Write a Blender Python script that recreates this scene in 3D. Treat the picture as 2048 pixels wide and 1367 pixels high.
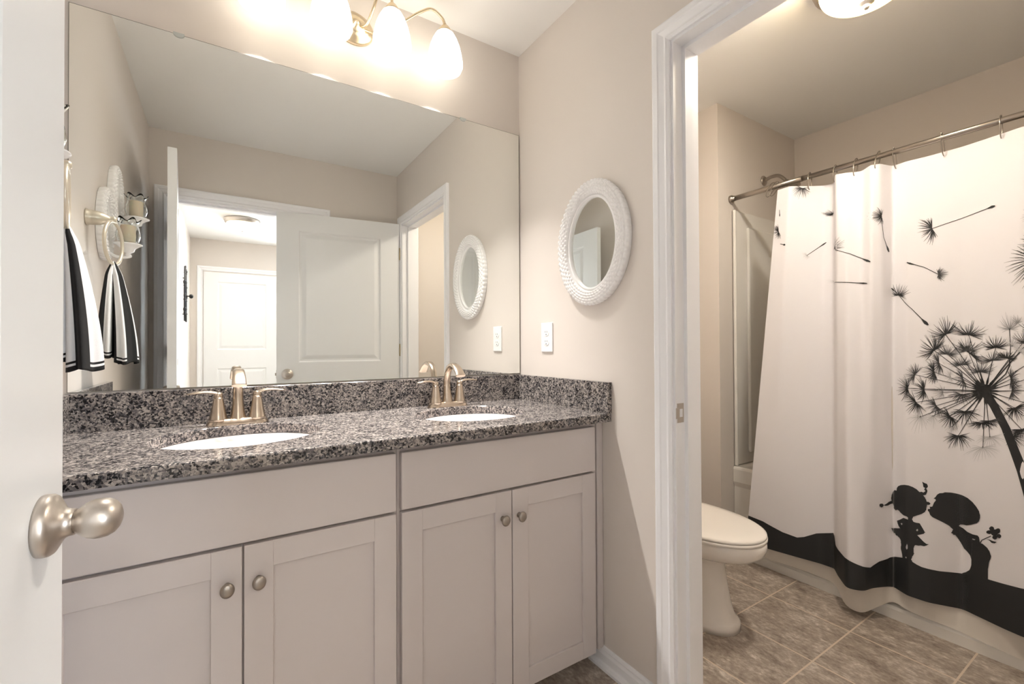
import bpy, bmesh, math, random
from mathutils import Vector, Matrix
PI = math.pi
random.seed(7)

# ------------------------------------------------------------------ camera, world, exposure
for o in list(bpy.data.objects): bpy.data.objects.remove(o, do_unlink=True)
SC = bpy.context.scene
COL = SC.collection
CAM = [0.35615, -1.7, 1.12267]
ROT = [[0.841756, -0.539836, -0.004909], [0.001086, 0.010786, -0.999941], [0.539857, 0.841701, 0.009665]]          # rows: right, down, forward
cd = bpy.data.cameras.new('camera'); cam = bpy.data.objects.new('camera', cd); COL.objects.link(cam)
cd.sensor_fit = 'HORIZONTAL'; cd.sensor_width = 36.0; cd.lens = 15.8627; cd.clip_start = 0.01; cd.clip_end = 50
r_, d_, f_ = [Vector(v) for v in ROT]
m_ = Matrix((r_, -d_, -f_)).transposed().to_4x4(); m_.translation = Vector(CAM)
cam.matrix_world = m_
SC.camera = cam
w = bpy.data.worlds.new('world'); SC.world = w; w.use_nodes = True
w.node_tree.nodes['Background'].inputs[0].default_value = (0.8, 0.85, 0.9, 1)
w.node_tree.nodes['Background'].inputs[1].default_value = 0.05
SC.view_settings.view_transform = 'Standard'; SC.view_settings.look = 'None'
SC.view_settings.gamma = 1.0; SC.view_settings.use_curve_mapping = False
SC.view_settings.exposure = 1.92
VANITY_E, BULB_W, HALL_E, TOILET_E, FILL_E = 1.2, 16.0, 60.0, 62.0, 5.3      # brightness of the lamps' glass and bulbs; last, the added fill pane

# ------------------------------------------------------------------ sizes (metres)
XL, XR, XR2 = -0.015, 1.490, 1.610      # left wall, right wall and its other side
YF, YF2 = -1.725, -1.840                # wall with the entry door
ZC = 2.44
XJ, YJ, XT, YT = 2.620, -0.251, 3.450, -1.775   # tub alcove

# ------------------------------------------------------------------ materials
def mat(name, color=(0.8, 0.8, 0.8), rough=0.5, metal=0.0, **kw):
    m = bpy.data.materials.new(name); m.use_nodes = True
    b = m.node_tree.nodes['Principled BSDF']
    b.inputs['Base Color'].default_value = (*color, 1); b.inputs['Roughness'].default_value = rough
    b.inputs['Metallic'].default_value = metal
    for k, v in kw.items(): b.inputs[k].default_value = v
    return m
def nodes(m): return m.node_tree.nodes, m.node_tree.links, m.node_tree.nodes['Principled BSDF']
def noise_bump(m, scale, strength, dist=0.002, stretch=None):
    N, L, b = nodes(m)
    tc = N.new('ShaderNodeTexCoord'); mp = N.new('ShaderNodeMapping'); nz = N.new('ShaderNodeTexNoise'); bp = N.new('ShaderNodeBump')
    if stretch: mp.inputs['Scale'].default_value = stretch
    L.new(tc.outputs['Object'], mp.inputs[0]); L.new(mp.outputs[0], nz.inputs['Vector'])
    nz.inputs['Scale'].default_value = scale; nz.inputs['Detail'].default_value = 3
    bp.inputs['Strength'].default_value = strength; bp.inputs['Distance'].default_value = dist
    L.new(nz.outputs['Fac'], bp.inputs['Height']); L.new(bp.outputs[0], b.inputs['Normal'])
    return m
def srgb(r, g, b):
    f = lambda c: (c/255/12.92) if c/255 <= 0.04045 else ((c/255+0.055)/1.055)**2.4
    return (f(r), f(g), f(b))
M_WALL = noise_bump(mat('greige wall paint', srgb(226, 218, 211), 0.6), 220, 0.05)
M_CEIL = noise_bump(mat('white ceiling paint', srgb(247, 246, 244), 0.8), 200, 0.05)
M_WHITE = mat('white semigloss trim paint', srgb(248, 248, 251), 0.3)
M_DOOR = mat('white door paint', srgb(240, 241, 242), 0.32)
M_CAB = mat('warm grey cabinet paint', srgb(214, 206, 204), 0.38)
M_CABD = mat('grey cabinet underside', srgb(170, 155, 145), 0.5)
M_PORC = mat('white porcelain', srgb(243, 241, 238), 0.08)
M_TOILET = mat('bone porcelain', srgb(244, 238, 231), 0.12)
M_TUB = mat('white acrylic', srgb(240, 236, 230), 0.2)
M_PLAST = mat('white plastic', srgb(246, 246, 246), 0.3)
M_HOB = mat('white glazed frame', srgb(250, 249, 249), 0.22)
M_NICKEL = noise_bump(mat('brushed nickel', (0.60, 0.55, 0.50), 0.36, 1.0), 60, 0.04, 0.001, (1, 1, 14))
M_NICKD = mat('darker brushed nickel', (0.40, 0.36, 0.32), 0.28, 1.0)
M_CHAMP = mat('champagne metal', (0.74, 0.62, 0.44), 0.3, 1.0)
M_SATIN = mat('satin champagne towel ring metal', (0.72, 0.66, 0.55), 0.42, 0.75)
M_BRONZE = mat('brown hinge metal', (0.26, 0.20, 0.14), 0.35, 1.0)
M_BRASSH = mat('aged brass hinge', (0.55, 0.46, 0.30), 0.35, 1.0)
M_MIRROR = mat('silvered glass', (0.90, 0.915, 0.895), 0.0, 1.0)
M_EDGE = mat('mirror edge', (0.22, 0.21, 0.18), 0.4, 0.4)
M_CLIP = mat('clear mirror clip', (0.55, 0.58, 0.56), 0.25)
M_BLACK = mat('black', (0.01, 0.01, 0.01), 0.5)
M_IRON = mat('black wrought iron', (0.015, 0.015, 0.018), 0.5, 0.3)
M_CARPET = noise_bump(mat('beige carpet', srgb(180, 168, 152), 0.95), 300, 0.6)
M_TB = noise_bump(mat('black terry', (0.006, 0.006, 0.007), 0.95), 900, 0.9, 0.002)
M_TW = noise_bump(mat('white terry', srgb(244, 244, 246), 0.95), 900, 0.9, 0.002)
M_WAX = mat('cream wax', srgb(250, 232, 205), 0.5, **{'Subsurface Weight': 0.2})
M_CUR = noise_bump(mat('white curtain fabric', srgb(236, 233, 236), 0.75), 500, 0.05, 0.0005)
PRINT = [mat('black print', (0.018, 0.019, 0.021), 0.6), mat('dark grey print', (0.06, 0.06, 0.065), 0.6),
         mat('grey print', (0.33, 0.32, 0.33), 0.6), mat('pale grey print', (0.55, 0.54, 0.55), 0.6)]
def glass(name, color, rough):
    m = mat(name, color, rough); m.node_tree.nodes['Principled BSDF'].inputs['Transmission Weight'].default_value = 1.0
    m.node_tree.nodes['Principled BSDF'].inputs['IOR'].default_value = 1.45
    return m
M_GLASS = glass('clear ruffled glass', (0.98, 1.0, 0.99), 0.0)
def vinyl():
    m = bpy.data.materials.new('cream translucent vinyl'); m.use_nodes = True; N, L = m.node_tree.nodes, m.node_tree.links
    b = N['Principled BSDF']; b.inputs['Base Color'].default_value = (*srgb(238, 230, 220), 1); b.inputs['Roughness'].default_value = 0.35
    t = N.new('ShaderNodeBsdfTransparent'); mx = N.new('ShaderNodeMixShader'); mx.inputs[0].default_value = 0.72
    L.new(t.outputs[0], mx.inputs[1]); L.new(b.outputs[0], mx.inputs[2]); L.new(mx.outputs[0], N['Material Output'].inputs[0])
    return m
M_VINYL = vinyl()
def ramp(N, pts, interp='LINEAR'):
    r = N.new('ShaderNodeValToRGB'); r.color_ramp.interpolation = interp; e = r.color_ramp.elements
    while len(e) < len(pts): e.new(0.5)
    for i, (p, c) in enumerate(pts): e[i].position = p; e[i].color = (*c, 1)
    return r
def granite():
    m = mat('grey and black granite', (0.3, 0.3, 0.3), 0.09); N, L, b = nodes(m)
    tc = N.new('ShaderNodeTexCoord')
    dn = N.new('ShaderNodeTexNoise'); dn.inputs['Scale'].default_value = 150; dn.inputs['Detail'].default_value = 5
    L.new(tc.outputs['Object'], dn.inputs['Vector'])
    sc = N.new('ShaderNodeVectorMath'); sc.operation = 'MULTIPLY_ADD'; sc.inputs[1].default_value = (0.011,)*3
    L.new(dn.outputs['Color'], sc.inputs[0]); L.new(tc.outputs['Object'], sc.inputs[2])
    vo = N.new('ShaderNodeTexVoronoi'); vo.inputs['Scale'].default_value = 235; L.new(sc.outputs[0], vo.inputs['Vector'])
    sp = N.new('ShaderNodeSeparateColor'); L.new(vo.outputs['Color'], sp.inputs[0])
    n2 = N.new('ShaderNodeTexNoise'); n2.inputs['Scale'].default_value = 28; n2.inputs['Detail'].default_value = 4
    L.new(tc.outputs['Object'], n2.inputs['Vector'])
    ad = N.new('ShaderNodeMath'); ad.operation = 'MULTIPLY_ADD'; ad.inputs[1].default_value = 0.9; L.new(n2.outputs['Fac'], ad.inputs[0])
    sb = N.new('ShaderNodeMath'); sb.operation = 'SUBTRACT'; sb.inputs[1].default_value = 0.45; L.new(sp.outputs[0], sb.inputs[0]); L.new(sb.outputs[0], ad.inputs[2])
    r = ramp(N, [(0.0, srgb(20, 20, 24)), (0.22, srgb(44, 44, 48)), (0.33, srgb(94, 91, 93)), (0.48, srgb(126, 119, 117)),
                 (0.6, srgb(102, 99, 101)), (0.7, srgb(146, 138, 133)), (0.85, srgb(174, 166, 160))])
    L.new(ad.outputs[0], r.inputs[0]); L.new(r.outputs[0], b.inputs['Base Color'])
    return m
M_GRAN = granite()
def tiles():
    m = mat('stone look floor tile', (0.4, 0.35, 0.3), 0.42); N, L, b = nodes(m)
    tc = N.new('ShaderNodeTexCoord'); sep = N.new('ShaderNodeSeparateXYZ'); L.new(tc.outputs['Object'], sep.inputs[0])
    def line(out, off):
        a = N.new('ShaderNodeMath'); a.operation = 'ADD'; a.inputs[1].default_value = off; L.new(out, a.inputs[0])
        d = N.new('ShaderNodeMath'); d.operation = 'DIVIDE'; d.inputs[1].default_value = 0.3055; L.new(a.outputs[0], d.inputs[0])
        f = N.new('ShaderNodeMath'); f.operation = 'FRACT'; L.new(d.outputs[0], f.inputs[0])
        s = N.new('ShaderNodeMath'); s.operation = 'SUBTRACT'; s.inputs[1].default_value = 0.5; L.new(f.outputs[0], s.inputs[0])
        ab = N.new('ShaderNodeMath'); ab.operation = 'ABSOLUTE'; L.new(s.outputs[0], ab.inputs[0])
        g = N.new('ShaderNodeMath'); g.operation = 'GREATER_THAN'; g.inputs[1].default_value = 0.5 - 0.0095; L.new(ab.outputs[0], g.inputs[0])
        fl = N.new('ShaderNodeMath'); fl.operation = 'FLOOR'; L.new(d.outputs[0], fl.inputs[0])
        return g.outputs[0], fl.outputs[0]
    gx, fx = line(sep.outputs[0], -2.426 + 0.3055*20); gy, fy = line(sep.outputs[1], 0.6095 + 0.3055*20)
    mx = N.new('ShaderNodeMath'); mx.operation = 'MAXIMUM'; L.new(gx, mx.inputs[0]); L.new(gy, mx.inputs[1])
    cb = N.new('ShaderNodeCombineXYZ'); L.new(fx, cb.inputs[0]); L.new(fy, cb.inputs[1])
    wn = N.new('ShaderNodeTexWhiteNoise'); L.new(cb.outputs[0], wn.inputs['Vector'])
    of = N.new('ShaderNodeVectorMath'); of.operation = 'MULTIPLY_ADD'; of.inputs[1].default_value = (9, 9, 9)
    L.new(wn.outputs['Color'], of.inputs[0]); L.new(tc.outputs['Object'], of.inputs[2])
    mp = N.new('ShaderNodeMapping'); mp.inputs['Rotation'].default_value = (0, 0, 0.15); mp.inputs['Scale'].default_value = (1.9, 1, 1)
    L.new(of.outputs[0], mp.inputs[0])
    n1 = N.new('ShaderNodeTexNoise'); n1.inputs['Scale'].default_value = 9; n1.inputs['Detail'].default_value = 9; n1.inputs['Roughness'].default_value = 0.68
    n1.inputs['Distortion'].default_value = 0.5; L.new(mp.outputs[0], n1.inputs['Vector'])
    n2 = N.new('ShaderNodeTexNoise'); n2.inputs['Scale'].default_value = 46; n2.inputs['Detail'].default_value = 6; n2.inputs['Roughness'].default_value = 0.7
    L.new(mp.outputs[0], n2.inputs['Vector'])
    mix = N.new('ShaderNodeMath'); mix.operation = 'MULTIPLY_ADD'; mix.inputs[1].default_value = 0.5
    h = N.new('ShaderNodeMath'); h.operation = 'MULTIPLY'; h.inputs[1].default_value = 0.5; L.new(n1.outputs['Fac'], h.inputs[0])
    L.new(n2.outputs['Fac'], mix.inputs[0]); L.new(h.outputs[0], mix.inputs[2])
    r = ramp(N, [(0.36, srgb(118, 105, 95)), (0.44, srgb(150, 137, 125)), (0.51, srgb(168, 155, 143)), (0.57, srgb(190, 179, 168)), (0.64, srgb(222, 213, 203))])
    L.new(mix.outputs[0], r.inputs[0])
    mc = N.new('ShaderNodeMix'); mc.data_type = 'RGBA'; L.new(mx.outputs[0], mc.inputs[0]); L.new(r.outputs[0], mc.inputs[6])
    mc.inputs[7].default_value = (*srgb(214, 198, 180), 1)
    L.new(mc.outputs[2], b.inputs['Base Color'])
    bp = N.new('ShaderNodeBump'); bp.inputs['Strength'].default_value = 0.25; bp.inputs['Distance'].default_value = 0.002
    iv = N.new('ShaderNodeMath'); iv.operation = 'SUBTRACT'; L.new(mix.outputs[0], iv.inputs[0]); L.new(mx.outputs[0], iv.inputs[1])
    L.new(iv.outputs[0], bp.inputs['Height']); L.new(bp.outputs[0], b.inputs['Normal'])
    return m
M_TILE = tiles()
def lamp_glass(name, hot, cool, e_hot, e_cool, center, r0, r1):
    """frosted lamp glass: gives off most light near its bulb (a place on the lamp), less towards its edge"""
    m = bpy.data.materials.new(name); m.use_nodes = True; N, L = m.node_tree.nodes, m.node_tree.links
    N.remove(N['Principled BSDF']); tc = N.new('ShaderNodeTexCoord')
    d = N.new('ShaderNodeVectorMath'); d.operation = 'DISTANCE'; d.inputs[1].default_value = center; L.new(tc.outputs['Object'], d.inputs[0])
    mr = N.new('ShaderNodeMapRange'); mr.interpolation_type = 'SMOOTHSTEP'; L.new(d.outputs['Value'], mr.inputs[0])
    mr.inputs[1].default_value = r0; mr.inputs[2].default_value = r1; mr.inputs[3].default_value = 0; mr.inputs[4].default_value = 1
    c = N.new('ShaderNodeMix'); c.data_type = 'RGBA'; L.new(mr.outputs[0], c.inputs[0]); c.inputs[6].default_value = (*hot, 1); c.inputs[7].default_value = (*cool, 1)
    s = N.new('ShaderNodeMapRange'); L.new(mr.outputs[0], s.inputs[0]); s.inputs[3].default_value = e_hot; s.inputs[4].default_value = e_cool
    e = N.new('ShaderNodeEmission'); L.new(c.outputs[2], e.inputs[0]); L.new(s.outputs[0], e.inputs[1]); L.new(e.outputs[0], N['Material Output'].inputs[0])
    return m

# ------------------------------------------------------------------ mesh helpers
class MB:
    def __init__(s): s.v = []; s.f = []; s.mi = []; s.sm = []; s.cur = 0
    def add(s, vs, fs, smooth=False):
        n = len(s.v); s.v += [tuple(v) for v in vs]
        for f in fs: s.f.append([n+i for i in f]); s.mi.append(s.cur); s.sm.append(smooth)
        return s
    def box(s, x0, x1, y0, y1, z0, z1):
        x0, x1 = sorted((x0, x1)); y0, y1 = sorted((y0, y1)); z0, z1 = sorted((z0, z1))
        v = [(x0,y0,z0),(x1,y0,z0),(x1,y1,z0),(x0,y1,z0),(x0,y0,z1),(x1,y0,z1),(x1,y1,z1),(x0,y1,z1)]
        return s.add(v, [(0,3,2,1),(4,5,6,7),(0,1,5,4),(1,2,6,5),(2,3,7,6),(3,0,4,7)])
    def rbox(s, x0, x1, y0, y1, z0, z1, r=0.004, seg=2):
        bm = bmesh.new(); bmesh.ops.create_cube(bm, size=1.0)
        for v in bm.verts:
            v.co = Vector(((x0+x1)/2+v.co.x*abs(x1-x0), (y0+y1)/2+v.co.y*abs(y1-y0), (z0+z1)/2+v.co.z*abs(z1-z0)))
        bmesh.ops.bevel(bm, geom=list(bm.edges)+list(bm.verts), offset=r, segments=seg, profile=0.5, affect='EDGES', clamp_overlap=True)
        bm.verts.ensure_lookup_table()
        for i, v in enumerate(bm.verts): v.index = i
        s.add([v.co[:] for v in bm.verts], [[v.index for v in f.verts] for f in bm.faces]); bm.free(); return s
    def rings(s, rings, closed=True, cap0=True, cap1=True, smooth=True, loop=False):
        n = len(rings[0]); base = len(s.v); s.v += [tuple(p) for r in rings for p in r]
        R = len(rings)
        for i in range(R if loop else R-1):
            i2 = (i+1) % R
            for j in range(n if closed else n-1):
                j2 = (j+1) % n
                s.f.append([base+i*n+j, base+i*n+j2, base+i2*n+j2, base+i2*n+j]); s.mi.append(s.cur); s.sm.append(smooth)
        if cap0 and not loop: s.f.append([base+j for j in range(n)][::-1]); s.mi.append(s.cur); s.sm.append(False)
        if cap1 and not loop: s.f.append([base+(R-1)*n+j for j in range(n)]); s.mi.append(s.cur); s.sm.append(False)
        return s
    def lathe(s, prof, o=(0,0,0), axis=(0,0,1), seg=32, cap0=True, cap1=True, sx=1.0, sy=1.0):
        a = Vector(axis).normalized(); u = a.orthogonal().normalized()
        if abs(a.z) > 0.99: u = Vector((1,0,0))
        elif abs(a.z) < 0.01: u = Vector((0,0,1))
        w_ = a.cross(u); o = Vector(o)
        rs = [[o + a*h + u*(r*sx*math.cos(t)) + w_*(r*sy*math.sin(t)) for t in [2*PI*k/seg for k in range(seg)]] for r, h in prof]
        return s.rings(rs, cap0=cap0, cap1=cap1)
    def tube(s, pts, r, seg=12, loop=False, cap=True):
        pts = [Vector(p) for p in pts]; n = len(pts); rad = r if isinstance(r, (list, tuple)) else [r]*n
        def tan(i):
            if loop: return (pts[(i+1) % n]-pts[i-1]).normalized()
            return (pts[min(i+1, n-1)]-pts[max(i-1, 0)]).normalized()
        t = tan(0); u = t.orthogonal().normalized(); rs = []
        for i in range(n):
            t2 = tan(i); q = t.rotation_difference(t2); u = (q @ u); u = (u - t2*u.dot(t2)).normalized(); t = t2; v = t.cross(u)
            rs.append([pts[i] + u*(rad[i]*math.cos(a)) + v*(rad[i]*math.sin(a)) for a in [2*PI*k/seg for k in range(seg)]])
        return s.rings(rs, cap0=cap, cap1=cap, loop=loop)
    def merge(s, dist=1e-5): s.md = dist; return s
def spline(P, n=8):
    P = [Vector(p) for p in P]; out = []
    for i in range(len(P)-1):
        p0, p1, p2, p3 = P[max(i-1, 0)], P[i], P[i+1], P[min(i+2, len(P)-1)]
        for k in range(n):
            t = k/n; out.append(0.5*((2*p1)+(p2-p0)*t+(2*p0-5*p1+4*p2-p3)*t*t+(3*p1-p0-3*p2+p3)*t**3))
    return out + [P[-1]]
def interp(xs, ys, x):
    if x <= xs[0]: return ys[0]
    for i in range(len(xs)-1):
        if x <= xs[i+1]: return ys[i]+(ys[i+1]-ys[i])*(x-xs[i])/(xs[i+1]-xs[i])
    return ys[-1]
ORG = {}
def origin(o): return ORG.get(o.name, Vector((0, 0, 0)))
def obj(name, mb, mats, parent=None, kind=None, label=None):
    me = bpy.data.meshes.new(name); off = origin(parent) if parent else Vector((0, 0, 0))
    me.from_pydata([(v[0]-off.x, v[1]-off.y, v[2]-off.z) for v in mb.v], [], mb.f)
    ms = mats if isinstance(mats, (list, tuple)) else [mats]
    for m in ms: me.materials.append(m)
    for p, i, sm in zip(me.polygons, mb.mi, mb.sm): p.material_index = i; p.use_smooth = sm
    me.validate(); 
    bm = bmesh.new(); bm.from_mesh(me)
    if getattr(mb, 'md', 0): bmesh.ops.remove_doubles(bm, verts=bm.verts, dist=mb.md)
    bmesh.ops.recalc_face_normals(bm, faces=bm.faces); bm.to_mesh(me); bm.free()
    o = bpy.data.objects.new(name, me); COL.objects.link(o)
    if parent: o.parent = parent; ORG[o.name] = off
    if kind: o['kind'] = kind
    if label: o['label'] = label
    return o
def struct(name, mb, mats): return obj(name, mb, mats, None, 'structure')
def thing(name, label, cat, loc=(0, 0, 0), group=None, rotz=0, local=False):
    o = bpy.data.objects.new(name, None); COL.objects.link(o); o.empty_display_size = 0.05
    o.location = loc; o.rotation_euler = (0, 0, rotz); o['label'] = label; o['category'] = cat
    if group: o['group'] = group
    if not local: ORG[o.name] = Vector(loc)
    return o
def tag(o, label, cat, group=None):
    o['label'] = label; o['category'] = cat
    if group: o['group'] = group
    return o
def dup(root, loc, label=None, rotz=None):
    def cp(o, parent):
        c = o.copy(); COL.objects.link(c); c.parent = parent
        for ch in [x for x in bpy.data.objects if x.parent == o]: cp(ch, c)
        return c
    r = cp(root, None); r.location = loc
    if rotz is not None: r.rotation_euler = (0, 0, rotz)
    if label: r['label'] = label
    return r

# ------------------------------------------------------------------ room shell
T = 0.1
struct('floor', MB().box(XL-T, XT+T, YF2, T, -0.05, 0), M_TILE)
struct('floor_hall', MB().box(-0.05, 2.9, -4.99, YF2, -0.05, 0.0), M_CARPET)
struct('ceiling', MB().box(XL-T, XR, YF2, T, ZC, ZC+0.05), M_CEIL)
struct('ceiling_toilet', MB().box(XR, XT+T, YF2, T, ZC, ZC+0.05), M_CEIL)
struct('ceiling_hall', MB().box(-0.05, 2.9, -4.99, YF2, ZC, ZC+0.05), M_CEIL)
struct('wall_left', MB().box(XL-T, XL, YF2, T, 0, ZC), M_WALL)
struct('wall_back', MB().box(XL, XR2, 0, T, 0, ZC), M_WALL)
# right wall with the doorway to the toilet room
DY0, DY1, DZ = -0.832, -1.600, 2.032        # clear opening
g = 0.018
mb = MB(); mb.box(XR, XR2, DY0+g, 0, 0, ZC); mb.box(XR, XR2, YF2, DY1-g, 0, ZC); mb.box(XR, XR2, DY1-g, DY0+g, DZ+g, ZC)
struct('wall_right', mb, M_WALL)
# front wall (behind the camera) with the entry doorway
EX0, EX1, EZ = 0.076, 0.936, 2.034
mb = MB(); mb.box(XL, EX0-g, YF2, YF, 0, ZC); mb.box(EX1+g, XR, YF2, YF, 0, ZC); mb.box(EX0-g, EX1+g, YF2, YF, EZ+g, ZC)
mb.box(XR, 2.9, YF2, YF2+0.02, 0, ZC)
struct('wall_front', mb, M_WALL)
mb = MB(); mb.box(XR2, XJ, 0, T, 0, ZC)
struct('wall_toilet_back', mb, M_WALL)
mb = MB(); mb.box(XJ, XT+T, YJ, T, 0, ZC)
struct('wall_toilet_alcove', mb, M_WALL)
struct('wall_toilet_far', MB().box(XT, XT+T, YF2, YJ, 0, ZC), M_WALL)
struct('wall_toilet_front', MB().box(XR2, XT, YF2, YT, 0, ZC), M_WALL)
struct('wall_hall_left', MB().box(-0.07, 0.03, -4.99, YF2, 0, ZC), M_WALL)
WX0, WX1, WZ0, WZ1 = 1.25, 2.65, 0.75, 2.05      # added window, out of view in the hall; its pane glows as fill
mb = MB(); mb.box(0.03, WX0, -4.99, -4.89, 0, ZC); mb.box(WX1, 2.9, -4.99, -4.89, 0, ZC); mb.box(WX0, WX1, -4.99, -4.89, 0, WZ0); mb.box(WX0, WX1, -4.99, -4.89, WZ1, ZC)
struct('wall_hall_far', mb, M_WALL)
struct('wall_hall_right', MB().box(2.8, 2.9, -4.89, YF2, 0, ZC), M_WALL)
mb = MB(); mb.box(WX0, WX1, -4.985, -4.975, WZ0, WZ1)
fill_mat = bpy.data.materials.new('fill pane glow'); fill_mat.use_nodes = True; N_ = fill_mat.node_tree.nodes; N_.remove(N_['Principled BSDF'])
em = N_.new('ShaderNodeEmission'); em.inputs[0].default_value = (0.86, 0.93, 1.0, 1); em.inputs[1].default_value = FILL_E
fill_mat.node_tree.links.new(em.outputs[0], N_['Material Output'].inputs[0])
win = struct('fill_window_1', mb, fill_mat)  # emissive pane added to brighten the bathroom through the doorway
mb = MB()
for a, b, c_, d in ((WX0, WX0+.05, WZ0, WZ1), (WX1-.05, WX1, WZ0, WZ1), (WX0, WX1, WZ0, WZ0+.05), (WX0, WX1, WZ1-.05, WZ1), (WX0, WX1, (WZ0+WZ1)/2-.02, (WZ0+WZ1)/2+.02), ((WX0+WX1)/2-.012, (WX0+WX1)/2+.012, WZ0, WZ1)): mb.box(a, b, -4.972, -4.935, c_, d)
obj('fill_window_frame', mb, M_WHITE, win)

CAS = [(0, 0), (0, .008), (.004, .010), (.009, .0135), (.013, .0105), (.018, .010), (.034, .0145), (.038, .0172), (.052, .018), (.057, .016), (.057, 0)]
def casing(mb, axis, plane, d, a0, a1, zt, rev=0.008):
    rs = []
    for w_, t in CAS:
        w2 = w_+rev; pts = [(a0-w2, 0), (a0-w2, zt+w2), (a1+w2, zt+w2), (a1+w2, 0)]
        rs.append([(plane+d*t, a, z) if axis == 'x' else (a, plane+d*t, z) for a, z in pts])
    mb.rings(rs, closed=False, cap0=False, cap1=False, smooth=False)
def jamb(mb, axis, p0, p1, a0, a1, zt, th, s0, s1, st=0.011):
    B = (lambda q0, q1, b0, b1, z0, z1: mb.box(q0, q1, b0, b1, z0, z1)) if axis == 'x' else (lambda q0, q1, b0, b1, z0, z1: mb.box(b0, b1, q0, q1, z0, z1))
    B(p0, p1, a0-th, a0, 0, zt); B(p0, p1, a1, a1+th, 0, zt); B(p0, p1, a0-th, a1+th, zt, zt+th)
    B(s0, s1, a0, a0+st, 0, zt-st); B(s0, s1, a1-st, a1, 0, zt-st); B(s0, s1, a0, a1, zt-st, zt)
mb = MB(); casing(mb, 'x', XR, -1, DY1, DY0, DZ); casing(mb, 'x', XR2, 1, DY1, DY0, DZ)
jamb(mb, 'x', XR, XR2, DY1, DY0, DZ, g, XR+0.042, XR+0.078)
tr = struct('trim_1', mb, M_WHITE)
mb = MB(); mb.rbox(XR+0.006, XR+0.036, DY0-0.0015, DY0+0.001, 0.892, 0.950, 0.0008, 1); mb.rbox(XR-0.001, XR+0.012, DY0-0.003, DY0, 0.905, 0.937, 0.001, 1)
so = obj('strike_plate', mb, M_NICKEL, tr, label='nickel strike plate')
obj('latch_hole', MB().box(XR+0.016, XR+0.029, DY0-0.0022, DY0-0.001, 0.909, 0.933), M_WHITE, so)
mb = MB(); casing(mb, 'y', YF, 1, EX0, EX1, EZ); casing(mb, 'y', YF2, -1, EX0, EX1, EZ)
jamb(mb, 'y', YF2, YF, EX0, EX1, EZ, g, YF-0.078, YF-0.042)
struct('trim_2', mb, M_WHITE)
# baseboards
BB = [(0, 0), (.026, 0), (.026, .010), (.020, .017), (.012, .020), (.012, .044), (.009, .050), (.0075, .054), (.0085, .058), (.006, .066), (0, .068)]
def baseboard(name, p, q, nrm):
    mb = MB(); rs = []
    for t, z in BB: rs.append([(p[0]+nrm[0]*t, p[1]+nrm[1]*t, z), (q[0]+nrm[0]*t, q[1]+nrm[1]*t, z)])
    mb.rings(rs, closed=False, cap0=False, cap1=False, smooth=False); struct(name, mb, M_WHITE)
baseboard('baseboard_right', (XR, -0.47), (XR, DY0+0.066), (-1, 0))
baseboard('baseboard_left', (XL, -0.56), (XL, YF), (1, 0))
baseboard('baseboard_toilet_back', (XR2, 0), (XJ, 0), (0, -1))
baseboard('baseboard_toilet_side', (XJ, 0), (XJ, YJ), (-1, 0))

# ------------------------------------------------------------------ doors
def rect_rings(mb, x0, x1, z0, z1, yface, d, levels):
    """nested rectangular rings on a door face; levels: (inset, depth)"""
    rs = []
    for ins, dep in levels:
        rs.append([(x0+ins, yface-d*dep, z0+ins), (x1-ins, yface-d*dep, z0+ins), (x1-ins, yface-d*dep, z1-ins), (x0+ins, yface-d*dep, z1-ins)])
    mb.rings(rs, cap0=False, cap1=True, smooth=False)
LEV = [(0, 0), (.004, .002), (.010, .008), (.022, .008), (.045, .002), (.050, .0015)]
def slab(w_, h, t, panels):
    mb = MB(); st = panels[0][0]; x1 = panels[0][1]
    zs = [0.008]
    for p in panels: zs += [p[2], p[3]]
    zs.append(h)
    for yf, d in ((0, -1), (t, 1)):
        def q(xa, xb, za, zb): mb.add([(xa, yf, za), (xb, yf, za), (xb, yf, zb), (xa, yf, zb)], [(0, 1, 2, 3)])
        q(0, st, 0.008, h); q(x1, w_, 0.008, h)
        for i in range(0, len(zs), 2): q(st, x1, zs[i], zs[i+1])
        for p in panels: rect_rings(mb, p[0], p[1], p[2], p[3], yf, d, LEV)
    mb.add([(0, 0, .008), (w_, 0, .008), (w_, t, .008), (0, t, .008), (0, 0, h), (w_, 0, h), (w_, t, h), (0, t, h)], [(0, 1, 2, 3), (4, 5, 6, 7), (0, 4, 7, 3), (1, 2, 6, 5)])
    return mb
KNOB = [(.0355, 0), (.0362, .004), (.0358, .009), (.0335, .0125), (.026, .0165), (.0185, .021), (.0160, .025), (.0155, .030)]
EGG = [(.0130, .027), (.0132, .031), (.0155, .0335), (.0190, .0375), (.0222, .043), (.0238, .049), (.0240, .055), (.0228, .0615), (.0195, .0675), (.0135, .0722), (.007, .0745), (.0, .0752)]
def knob(parent, name, x, yface, z, d, flat=False):
    mb = MB(); mb.lathe(KNOB, (x, yface, z), (0, d, 0), 40)
    k = obj(name+'_rose', mb, M_NICKEL, parent, label='brushed nickel rose')
    eg = EGG if not flat else [(.0125, .024), (.013, .028), (.019, .033), (.0235, .040), (.024, .046), (.021, .052), (.014, .056), (.006, .057), (0, .0572)]
    mb = MB(); mb.lathe(eg, (x, yface, z), (0, d, 0), 40, cap1=False).merge()
    obj(name, mb, M_NICKEL, k, label='brushed nickel knob')
    return k
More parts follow.
